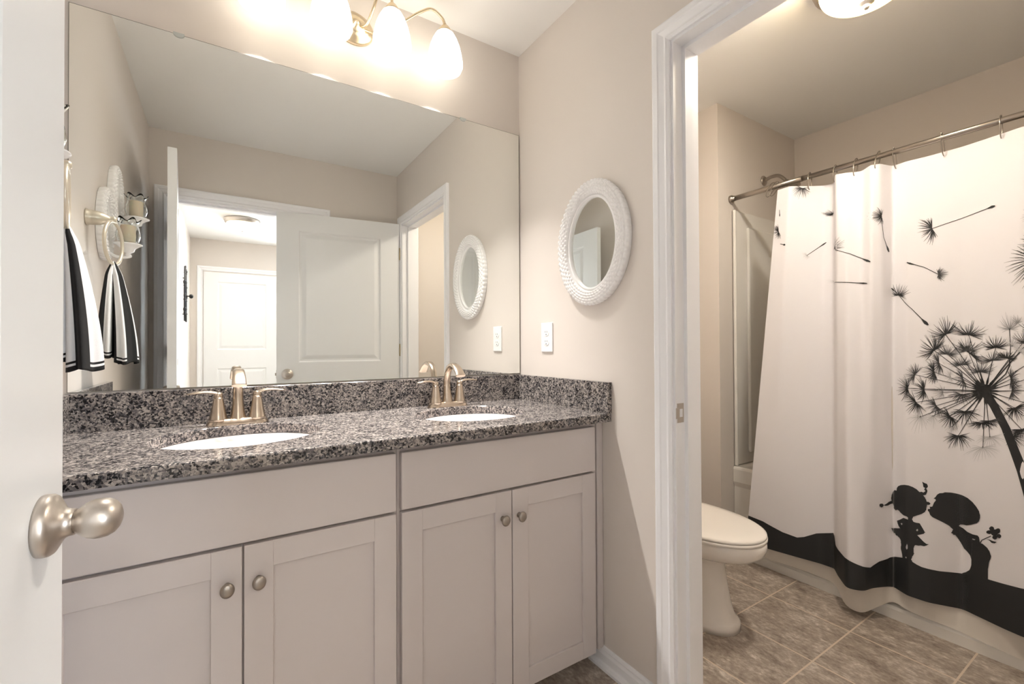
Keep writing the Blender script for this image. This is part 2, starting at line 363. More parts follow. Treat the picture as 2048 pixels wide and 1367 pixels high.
def door(name, w_, h, t, panels, loc, rotz, hinge_m, zs, hy, knob_z, flat=False, knob_side=(1, -1)):
    o = obj(name, slab(w_, h, t, panels), M_DOOR, None, 'structure'); o.location = loc; o.rotation_euler = (0, 0, rotz)
    for d in knob_side: knob(o, 'door_knob', w_-0.066, t if d > 0 else 0, knob_z, d, flat)
    lp = MB().rbox(w_-0.0005, w_+0.0015, t/2-0.0125, t/2+0.0125, knob_z-0.028, knob_z+0.028, 0.0006, 1); lp.rbox(w_, w_+0.009, t/2-0.007, t/2+0.007, knob_z-0.009, knob_z+0.009, 0.001, 1)
    obj('latch_plate', lp, M_NICKEL, o, label='nickel latch plate')
    for z in zs:
        mb = MB(); mb.tube([(-0.004, hy, z-0.045), (-0.004, hy, z+0.045)], 0.0065, 10)
        mb.box(-0.003, -0.0005, min(hy, t/2), max(hy, t/2), z-0.044, z+0.044)
        mb.box(-0.030, -0.004, hy-0.0015, hy+0.0015, z-0.044, z+0.044)
        obj('hinge', mb, hinge_m, o)
    return o
PAN = lambda w_, s=0.135: [(s, w_-s, 0.21, 0.83), (s, w_-s, 1.02, 1.925)]
# entry door, swung into the room against the left; hinge at (0.094,-1.706)
W1 = 0.822; W1S = 0.165
hx, hy_ = 0.098, -1.700; a1 = math.atan2(0.820, 0.179-0.131)
door('door_1', W1, 2.04, 0.035, PAN(W1, W1S), (0.131, -1.700, 0), a1, M_BRONZE, (0.28, 1.10, 1.83), 0.035, 0.912, False, (1, -1))
# toilet-room door, swung into this room in front of the entry wall
W2 = 0.82
o = door('door_2', W2, 2.045, 0.035, PAN(W2), (1.474, -1.620, 0), PI+math.radians(7.2), M_BRASSH, (0.28, 1.10, 1.82), 0.0, 0.942, True, (-1,))
# closet door at the far end of the hall
mb = MB(); casing(mb, 'y', -4.89, 1, 0.158, 0.97, 2.05, 0.004); struct('trim_3', mb, M_WHITE)
o = obj('door_3', slab(0.806, 2.042, 0.02, [(0.14, 0.666, 0.2, 0.87), (0.14, 0.666, 1.1, 1.93)]), M_DOOR, None, 'structure'); o.location = (0.161, -4.895, 0)

# ------------------------------------------------------------------ vanity
YD, YFR = -0.540, -0.520     # door faces, face frame
CB = 0.848
def cabinet(label, x0, x1, dx, drx, fill_left, fill_right):
    root = thing('vanity_cabinet', label, 'cabinet', ((x0+x1)/2, -0.26, 0), 'painted vanity cabinets')
    mb = MB(); mb.box(x0, x1, -0.001, YFR, 0.066, 0.86-0.0002); mb.box(x0+0.002, x1-0.002, -0.001, -0.455, 0, 0.066)
    obj('cabinet_body', mb, M_CAB, root)
    if fill_left: obj('filler_strip', MB().rbox(fill_left[0], fill_left[1], YFR-0.004, -0.3, 0.066, 0.8595, 0.002, 1), M_CAB, root)
    if fill_right: obj('filler_strip', MB().rbox(fill_right[0], fill_right[1], YFR-0.006, -0.3, 0.062, 0.8595, 0.004, 2), M_CAB, root)
    obj('drawer_front', MB().rbox(drx[0], drx[1], YD, YFR, 0.693, 0.844, 0.0015, 1), M_CAB, root)
    sw, rw = 0.0575, 0.0575
    for (a, b, kx) in dx:
        z0, z1 = 0.068, 0.6855
        mb = MB(); mb.rbox(a, a+sw, YD, YFR, z0, z1, 0.0012, 1); mb.rbox(b-sw, b, YD, YFR, z0, z1, 0.0012, 1)
        mb.rbox(a+sw-0.001, b-sw+0.001, YD+0.0006, YFR, z1-rw, z1, 0.0012, 1); mb.rbox(a+sw-0.001, b-sw+0.001, YD+0.0006, YFR, z0, z0+rw, 0.0012, 1)
        mb.box(a+sw-0.003, b-sw+0.003, YD+0.008, YFR, z0+rw-0.003, z1-rw+0.003)
        d = obj('door', mb, M_CAB, root)
        kb = MB(); kb.lathe([(.0085, 0), (.0075, .003), (.0060, .008), (.0075, .013), (.0135, .017), (.0158, .020), (.0150, .0235), (.011, .0262), (.005, .0275), (0, .0278)], (kx, YD, 0.606), (0, -1, 0), 28, sx=1.0, sy=0.88, cap1=False).merge()
        obj('knob', kb, M_NICKD, d, label='oval brushed nickel knob')
    return root
cabinet('grey vanity cabinet under the near left sink, two shaker doors and false drawer', 0.035, 0.745,
        [(0.050, 0.3925, 0.365), (0.3965, 0.739, 0.4245)], (0.050, 0.739), (XL+0.001, 0.034), None)
cabinet('grey vanity cabinet under the far right sink beside the wall, two shaker doors', 0.746, 1.458,
        [(0.7535, 1.0965, 1.0635), (1.0995, 1.4385, 1.1225)], (0.7535, 1.4385), None, (1.460, XR-0.001))

# countertop with two oval cut-outs
SINK = [(0.3975, -0.282), (1.095, -0.282)]; SA, SB = 0.197, 0.172
CZ0, CZ1, CY = 0.861, 0.890, -0.568
def counter_piece(mb, x0, x1, cx, cy):
    angs = set(2*PI*k/72 for k in range(72)); corners = [(x0, 0), (x1, 0), (x1, CY), (x0, CY)]
    for X, Y in corners: angs.add(math.atan2(Y-cy, X-cx) % (2*PI))
    angs = sorted(angs); E, O = [], []
    for a in angs:
        c, s_ = math.cos(a), math.sin(a); rr = 1/math.sqrt((c/SA)**2+(s_/SB)**2); E.append((cx+rr*c, cy+rr*s_))
        ts = []
        if c > 1e-9: ts.append((x1-cx)/c)
        if c < -1e-9: ts.append((x0-cx)/c)
        if s_ > 1e-9: ts.append((0-cy)/s_)
        if s_ < -1e-9: ts.append((CY-cy)/s_)
        t = min(ts); O.append((cx+t*c, cy+t*s_))
    fr = lambda p, d: (p[0], p[1]+(d if p[1] < CY+1e-6 else 0))
    lv = [[(*p, CZ0) for p in E], [(*p, CZ1-0.002) for p in E],
          [(cx+(p[0]-cx)*1.012, cy+(p[1]-cy)*1.012, CZ1) for p in E],
          [(*fr(p, .005), CZ1) for p in O], [(*fr(p, .0015), CZ1-.0015) for p in O], [(*p, CZ1-0.005) for p in O], [(*p, CZ0) for p in O]]
    mb.rings(lv, cap0=False, cap1=False, smooth=False, loop=True)
mb = MB(); counter_piece(mb, XL+0.001, 0.748, *SINK[0]); counter_piece(mb, 0.748, XR-0.001, *SINK[1]); mb.merge()
tag(obj('granite_countertop', mb, M_GRAN), 'speckled grey and black granite vanity countertop with two oval sink cutouts', 'countertop')
tag(obj('backsplash', MB().rbox(XL+0.001, XR-0.001, -0.020, -0.001, CZ1, 0.997, 0.001, 1), M_GRAN), 'long granite backsplash strip under the big wall mirror', 'backsplash', 'granite splash strips')
tag(obj('side_splash', MB().rbox(XR-0.021, XR-0.001, -0.571, -0.021, CZ1, 0.997, 0.001, 1), M_GRAN), 'short granite side splash on the right wall below the outlet', 'backsplash', 'granite splash strips')
tag(obj('side_splash', MB().rbox(XL+0.001, XL+0.021, -0.571, -0.021, CZ1, 0.997, 0.001, 1), M_GRAN), 'short granite side splash on the left wall under the striped towel', 'backsplash', 'granite splash strips')

def sink(cx, cy, label):
    root = thing('undermount_sink', label, 'sink', (cx, cy, 0.86), 'oval undermount sinks')
    mb = MB(); rs = []
    for k in range(13):
        t = k/12*PI/2; rr = 0.16+0.84*math.cos(t)**0.55 if k < 12 else 0.16; z = 0.8595-0.135*math.sin(t)
        rs.append([(cx+(SA+0.004)*rr*math.cos(a), cy+(SB+0.004)*rr*math.sin(a), z) for a in [2*PI*j/64 for j in range(64)]])
    rim = [[(cx+(SA+0.02)*math.cos(a), cy+(SB+0.02)*math.sin(a), 0.8597) for a in [2*PI*j/64 for j in range(64)]]]
    mb.rings(rim+rs, cap0=False, cap1=True)
    b = obj('basin', mb, M_PORC, root)
    obj('drain', MB().lathe([(.024, 0), (.024, .003), (.018, .004), (.016, .001), (0, .001)], (cx, cy, 0.7245), (0, 0, 1), 32), M_NICKEL, root, label='nickel drain ring')
    return root
s1 = sink(*SINK[0], 'white oval sink sunk in the countertop below the near left faucet')
dup(s1, (SINK[1][0], SINK[1][1], 0.86), 'white oval sink sunk in the countertop below the far right faucet')

def faucet(x, y, label):
    z0 = CZ1; root = thing('faucet', label, 'faucet', (x, y, z0), 'centerset faucets')
    mb = MB(); rs = []
    def outline(k, z, hx_, hr, neck):
        pts = []
        for j in range(64):
            a = 2*PI*j/64; c, s_ = math.cos(a), math.sin(a)
            px_ = hx_*math.copysign(abs(c)**0.75, c); wv = neck+(hr-neck)*min(1, (abs(px_)/0.05))**2.2
            if abs(px_) > 0.05: wv = hr*math.sqrt(max(0, 1-((abs(px_)-0.05)/(hx_-0.05))**2))
            pts.append((x+px_, y+math.copysign(wv, s_) if abs(s_) > 1e-6 else y, z0+z))
        return pts
    for z, hx_, hr, nk in ((0, .083, .031, .026), (.004, .082, .030, .025), (.010, .078, .0265, .020), (.016, .0755, .0245, .016), (.019, .070, .020, .012)):
        rs.append(outline(0, z, hx_, hr, nk))
    mb.rings(rs)
    obj('faucet_base', mb, M_CHAMPF, root)
    # spout: swept section in the y-z plane
    path = spline([(0, .006), (0.0005, .050), (0, .085), (-.007, .122), (-.026, .152), (-.055, .165), (-.084, .158), (-.108, .138), (-.120, .122)], 6)if False else None
    P2 = [(0.004, .010, .0235, .0220), (.006, .035, .0185, .0175), (.0085, .070, .0150, .0140), (.008, .100, .0135, .0125), (.001, .128, .0130, .0115),
          (-.014, .148, .0130, .0105), (-.036, .1605, .0135, .0090), (-.060, .1620, .0148, .0078), (-.084, .152, .0165, .0070), (-.103, .137, .0180, .0068), (-.115, .124, .0188, .0068)]
    C = spline([(a, b, 0) for a, b, _, _ in P2], 4); Wd = spline([(c, d, 0) for _, _, c, d in P2], 4); rs = []
    for i, p in enumerate(C):
        t = (C[min(i+1, len(C)-1)]-C[max(i-1, 0)]).normalized(); n = Vector((-t.y, t.x, 0)); e = 1.0 if i < 20 else 0.72
        rs.append([(x+math.copysign(abs(math.cos(a))**e, math.cos(a))*Wd[i].x, y+p.x+n.x*math.copysign(abs(math.sin(a))**e, math.sin(a))*Wd[i].y, z0+p.y+n.y*math.copysign(abs(math.sin(a))**e, math.sin(a))*Wd[i].y) for a in [2*PI*j/28 for j in range(28)]])
    mb = MB().rings(rs); obj('spout', mb, M_CHAMPF, root)
    for sx_ in (-1, 1):
        hx_ = x+sx_*0.051
        mb = MB().lathe([(.0265, .012), (.0235, .020), (.0195, .040), (.0160, .060), (.0130, .078), (.0125, .082)], (hx_, y, z0), (0, 0, 1), 32)
        h = obj('handle', mb, M_CHAMPF, root)
        mb = MB().lathe([(.0118, .082), (.0122, .085), (.0118, .092), (.0095, .097), (.004, .099), (0, .0992)], (hx_, y, z0), (0, 0, 1), 24, cap1=False)
        LP = [(0.002, .0945, .0105, .0050), (.014, .0985, .0100, .0046), (.032, .1010, .0095, .0042), (.050, .1005, .0092, .0040), (.064, .0985, .0075, .0034), (.074, .0975, .0040, .0022), (.0765, .0973, .0010, .0008)]
        C = spline([(a, b, 0) for a, b, _, _ in LP], 4); Wd = spline([(c, d, 0) for _, _, c, d in LP], 4); rs = []
        for i, p in enumerate(C):
            t = (C[min(i+1, len(C)-1)]-C[max(i-1, 0)]).normalized(); n = Vector((-t.y, t.x, 0))
            rs.append([(hx_+sx_*(p.x+n.x*math.sin(a)*Wd[i].y), y+math.cos(a)*Wd[i].x-p.x*0.08, z0+p.y+n.y*math.sin(a)*Wd[i].y) for a in [2*PI*j/18 for j in range(18)]])
        mb.rings(rs); obj('lever', mb, M_CHAMPF, h)
    return root
M_CHAMPF = noise_bump(mat('warm brushed nickel', (0.58, 0.49, 0.40), 0.26, 1.0), 60, 0.04, 0.001, (1, 1, 12))
f1 = faucet(0.3965, -0.078, 'brushed nickel faucet with two levers behind the near left sink')
dup(f1, (1.097, -0.078, CZ1), 'brushed nickel faucet with two levers behind the far right sink')

# big mirror
root = thing('wall_mirror', 'large frameless rectangular mirror filling the wall above the backsplash', 'mirror', (0.742, 0, 1.002))
MX0, MX1, MZ0, MZ1 = -0.002, 1.485, 1.001, 2.077
obj('mirror_glass', MB().box(MX0+.0016, MX1-.0016, -0.0062, -0.002, MZ0+.0016, MZ1-.0016), M_MIRROR, root)
obj('mirror_edge', MB().box(MX0, MX1, -0.0058, -0.0005, MZ0, MZ1), M_EDGE, root, label='dark glass edge')
for cx, cz, s_ in ((0.243, MZ1, 1), (1.203, MZ1, 1)):
    h_ = 0.010 if s_ > 0 else 0.004
    mb = MB(); pts = [(cx+0.014*math.cos(a), cz-s_*abs(0.010*math.sin(a))) for a in [PI*k/12 for k in range(13)]]
    fr_ = [(p, -0.0095, q) for p, q in pts]+[(cx-0.014, -0.0095, cz+s_*h_*0.3), (cx+0.014, -0.0095, cz+s_*h_*0.3)]
    bk = [(p, -0.0064, q) for p, _, q in fr_]; mb.rings([fr_, bk], smooth=False)
    obj('mirror_clip', mb, M_CLIP, root, label='small clear mirror clip')

# ------------------------------------------------------------------ hobnail oval mirrors
def hob_frame(mb, c, ax_w, ax_h, nrm, ao, bo, ai, bi, rows=5, cnt=60, depth=0.026):
    """oval frame ring: outer semi-axes ao/bo, inner ai/bi; covered by rows of hobnails"""
    c, U, V, N_ = Vector(c), Vector(ax_w), Vector(ax_h), Vector(nrm); na = cnt*6; nr = rows*6; rs = []
    for j in range(nr+7):
        ring = []
        for i in range(na):
            a = 2*PI*i/na
            if j <= nr:
                f_ = j/nr; dome = 0.010+(depth-0.010)*math.sin(PI*(0.12+0.70*f_))**0.8
                ph = (i/6*PI+(int(j/6) % 2)*PI/2)
                bump = 0.0058*max(0, abs(math.sin(ph))*abs(math.sin(PI*j/6)))**0.8
                k = f_
                out = 0.004*abs(math.sin(i/6*PI)) if j < 3 else 0
                A_ = ao+(ai+0.012-ao)*k+out; B_ = bo+(bi+0.012-bo)*k+out; h_ = dome+bump
            else:
                q = j-nr; prof = [(0.010, 0.010), (0.008, 0.0155), (0.004, 0.0175), (0.0, 0.016), (-0.001, 0.010), (-0.001, 0.004)][q-1]
                A_, B_, h_ = ai+prof[0], bi+prof[0], prof[1]
            ring.append(c+U*(A_*math.cos(a))+V*(B_*math.sin(a))+N_*h_)
        rs.append(ring)
    back = [[c+U*(ao*math.cos(2*PI*i/na))+V*(bo*math.sin(2*PI*i/na))+N_*0.001 for i in range(na)]]
    mb.rings(back+rs, cap0=False, cap1=False)
def oval_glass(mb, c, U, V, N_, a_, b_, h_):
    c, U, V, N_ = Vector(c), Vector(U), Vector(V), Vector(N_)
    mb.rings([[c+U*(a_*math.cos(t))+V*(b_*math.sin(t))+N_*z for t in [2*PI*i/96 for i in range(96)]] for z in (0.001, h_)], smooth=False)
c = (XR, -0.487, 1.4955); root = thing('oval_mirror', 'white hobnail framed oval mirror on the right wall above the outlet', 'mirror', c)
mb = MB(); hob_frame(mb, c, (0, 1, 0), (0, 0, 1), (-1, 0, 0), 0.181, 0.224, 0.119, 0.163, 5, 64); obj('frame', mb, M_HOB, root)
mb = MB(); oval_glass(mb, c, (0, 1, 0), (0, 0, 1), (-1, 0, 0), 0.121, 0.165, 0.007); obj('mirror_glass', mb, M_MIRROR, root)

# ------------------------------------------------------------------ outlet
root = thing('wall_outlet', 'white duplex wall outlet below the oval mirror', 'outlet', (XR, -0.206, 1.159))
obj('cover_plate', MB().rbox(XR-0.006, XR-0.0003, -0.206-0.038, -0.206+0.038, 1.159-0.0605, 1.159+0.0605, 0.0035, 2), M_PLAST, root)
for dz in (-0.0195, 0.0195):
    mb = MB(); mb.lathe([(.0172, 0), (.0172, .0015), (.016, .002)], (XR-0.006, -0.206, 1.159+dz), (-1, 0, 0), 32, sx=0.86, sy=1)
    r = obj('receptacle', mb, M_PLAST, root)
    mb = MB(); [mb.box(XR-0.0085, XR-0.008, -0.206+s_*0.0064-0.0008, -0.206+s_*0.0064+0.0008, 1.159+dz-0.0002, 1.159+dz+0.0075) for s_ in (-1, 1)]
    mb.lathe([(.0024, 0), (.0024, .0005)], (XR-0.008, -0.206, 1.159+dz-0.0075), (-1, 0, 0), 12)
    obj('slots', mb, M_BLACK, r, label='dark plug slots')

# ------------------------------------------------------------------ vanity light
VX, VZ, VY = 0.762, 2.292, -0.123
root = thing('vanity_light', 'four-shade brushed nickel vanity light over the big mirror, lit', 'light fixture', (VX, 0, VZ))
mb = MB().lathe([(.070, .001), (.070, .008), (.064, .013), (.052, .018), (.046, .026), (.030, .032), (.012, .036), (.010, .046), (.004, .050), (0, .051)], (VX, 0, VZ), (0, -1, 0), 48, sx=0.85, sy=1.0, cap1=False)
obj('wall_plate', mb, M_CHAMP, root)
SHX = [0.455, 0.660, 0.865, 1.070]; SZT = 2.327
for sx_ in SHX:
    s_ = 1 if sx_ > VX else -1; far = abs(sx_-VX) > 0.2
    if far: P_ = [(VX+s_*.015, -.020, VZ+.00), (VX+s_*.07, -.045, VZ-.015), (VX+s_*.15, -.075, VZ+.035), (VX+s_*.215, -.100, VZ+.085), (sx_-s_*.05, -.115, VZ+.105), (sx_-s_*.012, VY, VZ+.082), (sx_, VY, SZT+.022)]
    else: P_ = [(VX+s_*.010, -.020, VZ+.00), (VX+s_*.032, -.050, VZ-.002), (VX+s_*.048, -.085, VZ+.045), (VX+s_*.062, -.11, VZ+.100), (VX+s_*.080, VY, VZ+.115), (sx_-s_*.004, VY, VZ+.092), (sx_, VY, SZT+.022)]
    mb = MB().tube(spline(P_, 7), 0.0052, 10); obj('arm', mb, M_CHAMP, root)
for sx_ in SHX:
    cap = obj('shade_cap', MB().lathe([(.005, .030), (.007, .024), (.0155, .016), (.0235, .004), (.0265, -.006), (.0245, -.007)], (sx_, VY, SZT), (0, 0, 1), 32, cap1=False), M_CHAMP, root)
    sm = lamp_glass('frosted lit shade', (1.0, 0.93, 0.80), (1.0, 0.82, 0.56), VANITY_E, VANITY_E*0.55, (sx_-VX, VY, SZT-VZ-0.08), 0.07, 0.11)
    prof = [(.024, -.004), (.035, -.014), (.046, -.034), (.056, -.060), (.0625, -.088), (.067, -.116), (.0675, -.134), (.0610, -.150)]
    mb = MB(); rs_ = prof+[(r-0.003, h) for r, h in reversed(prof)]
    mb.lathe(rs_, (sx_, VY, SZT), (0, 0, 1), 40, cap0=False, cap1=False)
    obj('glass_shade', mb, sm, root, label='frosted white bell glass shade, lit')
    bm_ = lamp_glass('bulb', (1.0, 0.9, 0.75), (1.0, 0.9, 0.75), VANITY_E*4, VANITY_E*4, (0, 0, 0), 10, 20)
    obj('bulb', MB().lathe([(.010, -.004), (.010, -.010), (.012, -.014), (.012, -.017), (.009, -.020), (.005, -.022), (0, -.0225)], (sx_, VY, SZT), (0, 0, 1), 24, cap1=False), bm_, root, label='lit bulb')
    ld = bpy.data.lights.new('bulb_light', 'POINT'); ld.energy = BULB_W; ld.color = (1.0, 0.955, 0.90); ld.shadow_soft_size = 0.018
    lo = bpy.data.objects.new('bulb_light', ld); COL.objects.link(lo); lo.parent = root; lo.location = (sx_-VX, VY, SZT-VZ-0.045)

# ------------------------------------------------------------------ flush ceiling lights
def ceiling_light(x, y, label, e_hot, e_cool, hotc, coolc, hot_off, r=0.165):
    root = thing('ceiling_light', label, 'light fixture', (x, y, ZC), 'flush dome ceiling lights')
    obj('rim', MB().lathe([(r-.004, -.001), (r, -.008), (r-.003, -.018), (r-.008, -.024), (r-.010, -.036), (r-.020, -.043), (r-.030, -.044)], (x, y, ZC), (0, 0, 1), 56, cap1=False), M_NICKEL, root, label='nickel rim')
    gm = lamp_glass('frosted dome glass', hotc, coolc, e_hot, e_cool, hot_off, 0.04, 0.125)
    pr_ = [((r-.026)*math.cos(t)**0.8, -.040-.075*math.sin(t)) for t in [PI/2*k/14 for k in range(14)]]+[(0.004, -.1152)]
    obj('glass_dome', MB().lathe(pr_, (x, y, ZC), (0, 0, 1), 56, cap0=False), gm, root, label='frosted glass dome, lit')
    obj('finial', MB().lathe([(.024, -.112), (.0235, -.117), (.012, -.121), (.008, -.126), (.0095, -.131), (.007, -.137), (0, -.139)], (x, y, ZC), (0, 0, 1), 28, cap1=False), M_NICKEL, root, label='nickel finial')
    return root
ceiling_light(2.262, -1.050, 'lit dome ceiling light over the toilet, cut by the top edge', TOILET_E, 1.0, (1, .965, .91), (1, .72, .30), (-.06, .03, -.09))
ceiling_light(0.525, -3.72, 'lit dome ceiling light in the hall, seen in the big mirror', HALL_E, 1.2, (1, .97, .93), (1, .84, .55), (0.0, 0.0, -.10))

# ------------------------------------------------------------------ towel ring and towel
TY = -0.272
root = thing('towel_ring', 'champagne metal towel ring on the left wall beside the big mirror', 'towel ring', (XL, TY, 1.545))
obj('post', MB().lathe([(.0265, .0005), (.0270, .004), (.0245, .007), (.0235, .018), (.0215, .034), (.0160, .049), (.0110, .056), (.0085, .061), (.0095, .066), (.0100, .071), (.007, .076), (0, .077)], (XL, TY, 1.547), (1, 0, 0), 32, cap1=False), M_SATIN, root)
RR, RC = 0.070, 1.547-0.008-0.070
obj('ring', MB().tube([(XL+0.068-0.012*math.sin(a), TY+RR*math.sin(a), RC+RR*math.cos(a)) for a in [2*PI*k/48 for k in range(48)]], 0.0052, 10, loop=True), M_SATIN, root)
# towel: two layers hanging through the ring, striped black and white
def towel():
    """two gathered halves hanging down either side of the ring's lowest point"""
    mb = MB(); zt = RC-RR+0.010; nu, nv = 120, 60
    #     hem height, bottom centre x, bottom half depth x, half width y, tilt, first stripe
    for lay, (zb, cx, rx, ry, seed_) in enumerate([(1.073, XL+0.102, 0.026, 0.066, 0.0), (1.094, XL+0.052, 0.023, 0.058, 1.3)]):
        rows = []
        for j in range(nv+1):
            v = j/nv; row = []
            if v < 0.10:
                q = v/0.10; ccx = XL+0.068+((XL+0.068+0.008*(1 if lay == 0 else -1))-(XL+0.068))*q; zz = zt-0.018*(1-math.cos(q*PI/2))*1.0; k_ = 0.25+0.75*math.sin(q*PI/2)
            else:
                ccx = XL+0.068+0.008*(1 if lay == 0 else -1); zz = zt-0.018; k_ = 1
            t = max(0, (v-0.05)/0.95); e = 1-(1-t)**1.7
            c_x = ccx+(cx-ccx)*e; hx_ = (0.012+(rx-0.012)*e)*k_; hy2 = (0.022+(ry-0.022)*e)*k_
            zc_ = zz-(zz-zb)*max(0, (v-0.0))
            for i in range(nu):
                a = 2*PI*i/nu; fold = 1+(0.05+0.16*t)*math.cos(5*a+seed_)+0.05*t*math.cos(9*a+2*seed_)
                row.append((max(XL+0.003, c_x+hx_*fold*math.cos(a)), TY+hy2*fold*math.sin(a), zc_+0.004*math.sin(3*a+seed_)*t))
            rows.append(row)
        inner = [[(c2[0]+(sum(p[0] for p in rows[-1])/nu-c2[0])*0.16, c2[1]+(TY-c2[1])*0.16, c2[2]+dz) for c2 in rows[-1]] for dz in (0.0, 0.06)]
        base = len(mb.v); allr = rows+inner; mb.v += [p for r in allr for p in r]
        for j in range(len(allr)-1):
            for i in range(nu):
                v = (j+.5)/nv; sidx = int((i+seed_*9)/nu*6+0.85) % 2
                mi = 0 if (0.965 < v or 0.925 < v < 0.945) else (1-sidx)
                mb.f.append([base+j*nu+i, base+j*nu+(i+1) % nu, base+(j+1)*nu+(i+1) % nu, base+(j+1)*nu+i]); mb.mi.append(mi); mb.sm.append(True)
    return mb
tag(obj('hand_towel', towel().merge(1e-6), [M_TB, M_TW]), 'black and white striped hand towel hanging through the towel ring', 'towel')

# ------------------------------------------------------------------ candle sconces on the left wall
def sconce(y, z, label, src=None):
    c = (XL, y, z)
    if src: return dup(src, c, label)
    root = thing('candle_sconce', label, 'sconce', c, 'white hobnail candle sconces')
    mb = MB(); hob_frame(mb, c, (0, -1, 0), (0, 0, 1), (1, 0, 0), 0.090, 0.130, 0.045, 0.083, 4, 40, 0.024); obj('frame', mb, M_HOB, root)
    mb = MB(); oval_glass(mb, c, (0, -1, 0), (0, 0, 1), (1, 0, 0), 0.047, 0.085, 0.007); obj('mirror_glass', mb, M_MIRROR, root)
    sx_, sz = XL+0.076, z-0.066
    mb = MB().lathe([(.006, -.045), (.009, -.040), (.007, -.034), (.018, -.028), (.020, -.018), (.032, -.008), (.042, -.003), (.043, 0), (.040, .001), (0, .0005)], (sx_, y, sz), (0, 0, 1), 36)
    mb.tube(spline([(XL+.020, y, sz-.035), (XL+.045, y, sz-.050), (XL+.080, y, sz-.046), (sx_, y, sz-.036)], 6), 0.006, 10)
    obj('shelf', mb, M_HOB, root)
    obj('candle', MB().lathe([(.022, .0055), (.0225, .008), (.0225, .066), (.021, .068), (0, .066)], (sx_, y, sz), (0, 0, 1), 32), M_WAX, root, label='cream pillar candle')
    # ruffled glass cup
    rs = []; prof = [(.018, .002), (.031, .010), (.0365, .028), (.034, .048), (.027, .068), (.029, .078), (.036, .088)]
    allp = prof+[(r-.002, h+(0.001 if i else 0.002)) for i, (r, h) in reversed(list(enumerate(prof)))]
    for k, (r, h) in enumerate(allp):
        wv = max(0, (h-.062)/.028)
        rs.append([(sx_+(r*(1+0.13*wv*math.cos(6*a)))*math.cos(a), y+(r*(1+0.13*wv*math.cos(6*a)))*math.sin(a), sz+h+0.007*wv*math.cos(6*a)) for a in [2*PI*q/72 for q in range(72)]])
    obj('glass_cup', MB().rings(rs), M_GLASS, root, label='clear ruffled glass cup')
    return root
sA = sconce(-0.483, 1.574, 'white hobnail sconce with cream candle, lower and nearer the towel ring')
sconce(-0.668, 1.714, 'white hobnail sconce with cream candle, higher and farther from the towel ring', sA)

# ------------------------------------------------------------------ black iron decor in the hall
def iron():
    mb = MB(); x = 0.030; y0 = -3.70
    for k, (dy, zc_, r0, s_) in enumerate([(-.08, 1.47, .05, 1), (.08, 1.47, .05, -1), (-.08, 1.60, .055, -1), (.08, 1.60, .055, 1), (-.08, 1.73, .05, 1), (.08, 1.73, .05, -1), (-.05, 1.85, .04, -1), (.05, 1.85, .04, 1)]):
        mb.tube([(x+.022+.006*math.sin(a*2), y0+dy+s_*(r0-.007*a)*math.cos(a), zc_+(r0-.007*a)*math.sin(a)) for a in [k2*0.25 for k2 in range(24)]], 0.006, 8)
    mb.tube([(x+.022, y0, 1.38), (x+.022, y0, 1.92)], 0.007, 8); mb.tube([(x+.022, y0-.12, 1.38), (x+.022, y0-.13, 1.66), (x+.022, y0-.1, 1.9)], 0.006, 8); mb.tube([(x+.022, y0+.12, 1.38), (x+.022, y0+.13, 1.66), (x+.022, y0+.1, 1.9)], 0.006, 8)
    mb.lathe([(.004, 0), (.006, .03), (.018, .036), (.022, .05), (.015, .062), (0, .066)], (x+.02, y0, 1.625), (1, 0, 0), 16)
    mb.tube([(x, y0, 1.8), (x+.022, y0, 1.8)], 0.005, 8); mb.tube([(x, y0, 1.45), (x+.022, y0, 1.45)], 0.005, 8)
    return mb
tag(obj('iron_wall_decor', iron(), M_IRON), 'black wrought iron scroll decor on the hall wall, seen in the mirror', 'wall decor')

# ------------------------------------------------------------------ tub alcove
TBZ = 0.455
def rrect(x0, x1, y0, y1, r, z, n=8):
    out = []
    for cx, cy, a0 in ((x1-r, y1-r, 0), (x0+r, y1-r, PI/2), (x0+r, y0+r, PI), (x1-r, y0+r, 3*PI/2)):
        out += [(cx+r*math.cos(a0+PI/2*k/n), cy+r*math.sin(a0+PI/2*k/n), z) for k in range(n+1)]
    return out
mb = MB()
x0, x1, y0, y1 = 2.715, XT-.001, YT+.001, YJ-.001
ap = [(2.668, 0), (2.668, .040), (2.676, .050), (2.728, .060), (2.744, .075), (2.744, .345), (2.740, .36), (2.735, .372), (2.734, TBZ-.014), (2.738, TBZ-.004), (2.746, TBZ)]
mb.rings([[(X, y0, Z), (X, y1, Z)] for X, Z in ap], closed=False, cap0=False, cap1=False, smooth=False)
mb.rings([rrect(2.746, x1, y0, y1, 0.001, TBZ), rrect(2.80, x1-.05, y0+.08, y1-.07, .10, TBZ), rrect(2.81, x1-.06, y0+.09, y1-.08, .10, TBZ-.012),
          rrect(2.84, x1-.10, y0+.20, y1-.11, .13, 0.12), rrect(2.88, x1-.14, y0+.26, y1-.15, .12, 0.085)], cap0=False)
tub = tag(obj('bathtub', mb, M_TUB), 'white built-in bathtub behind the shower curtain', 'bathtub')
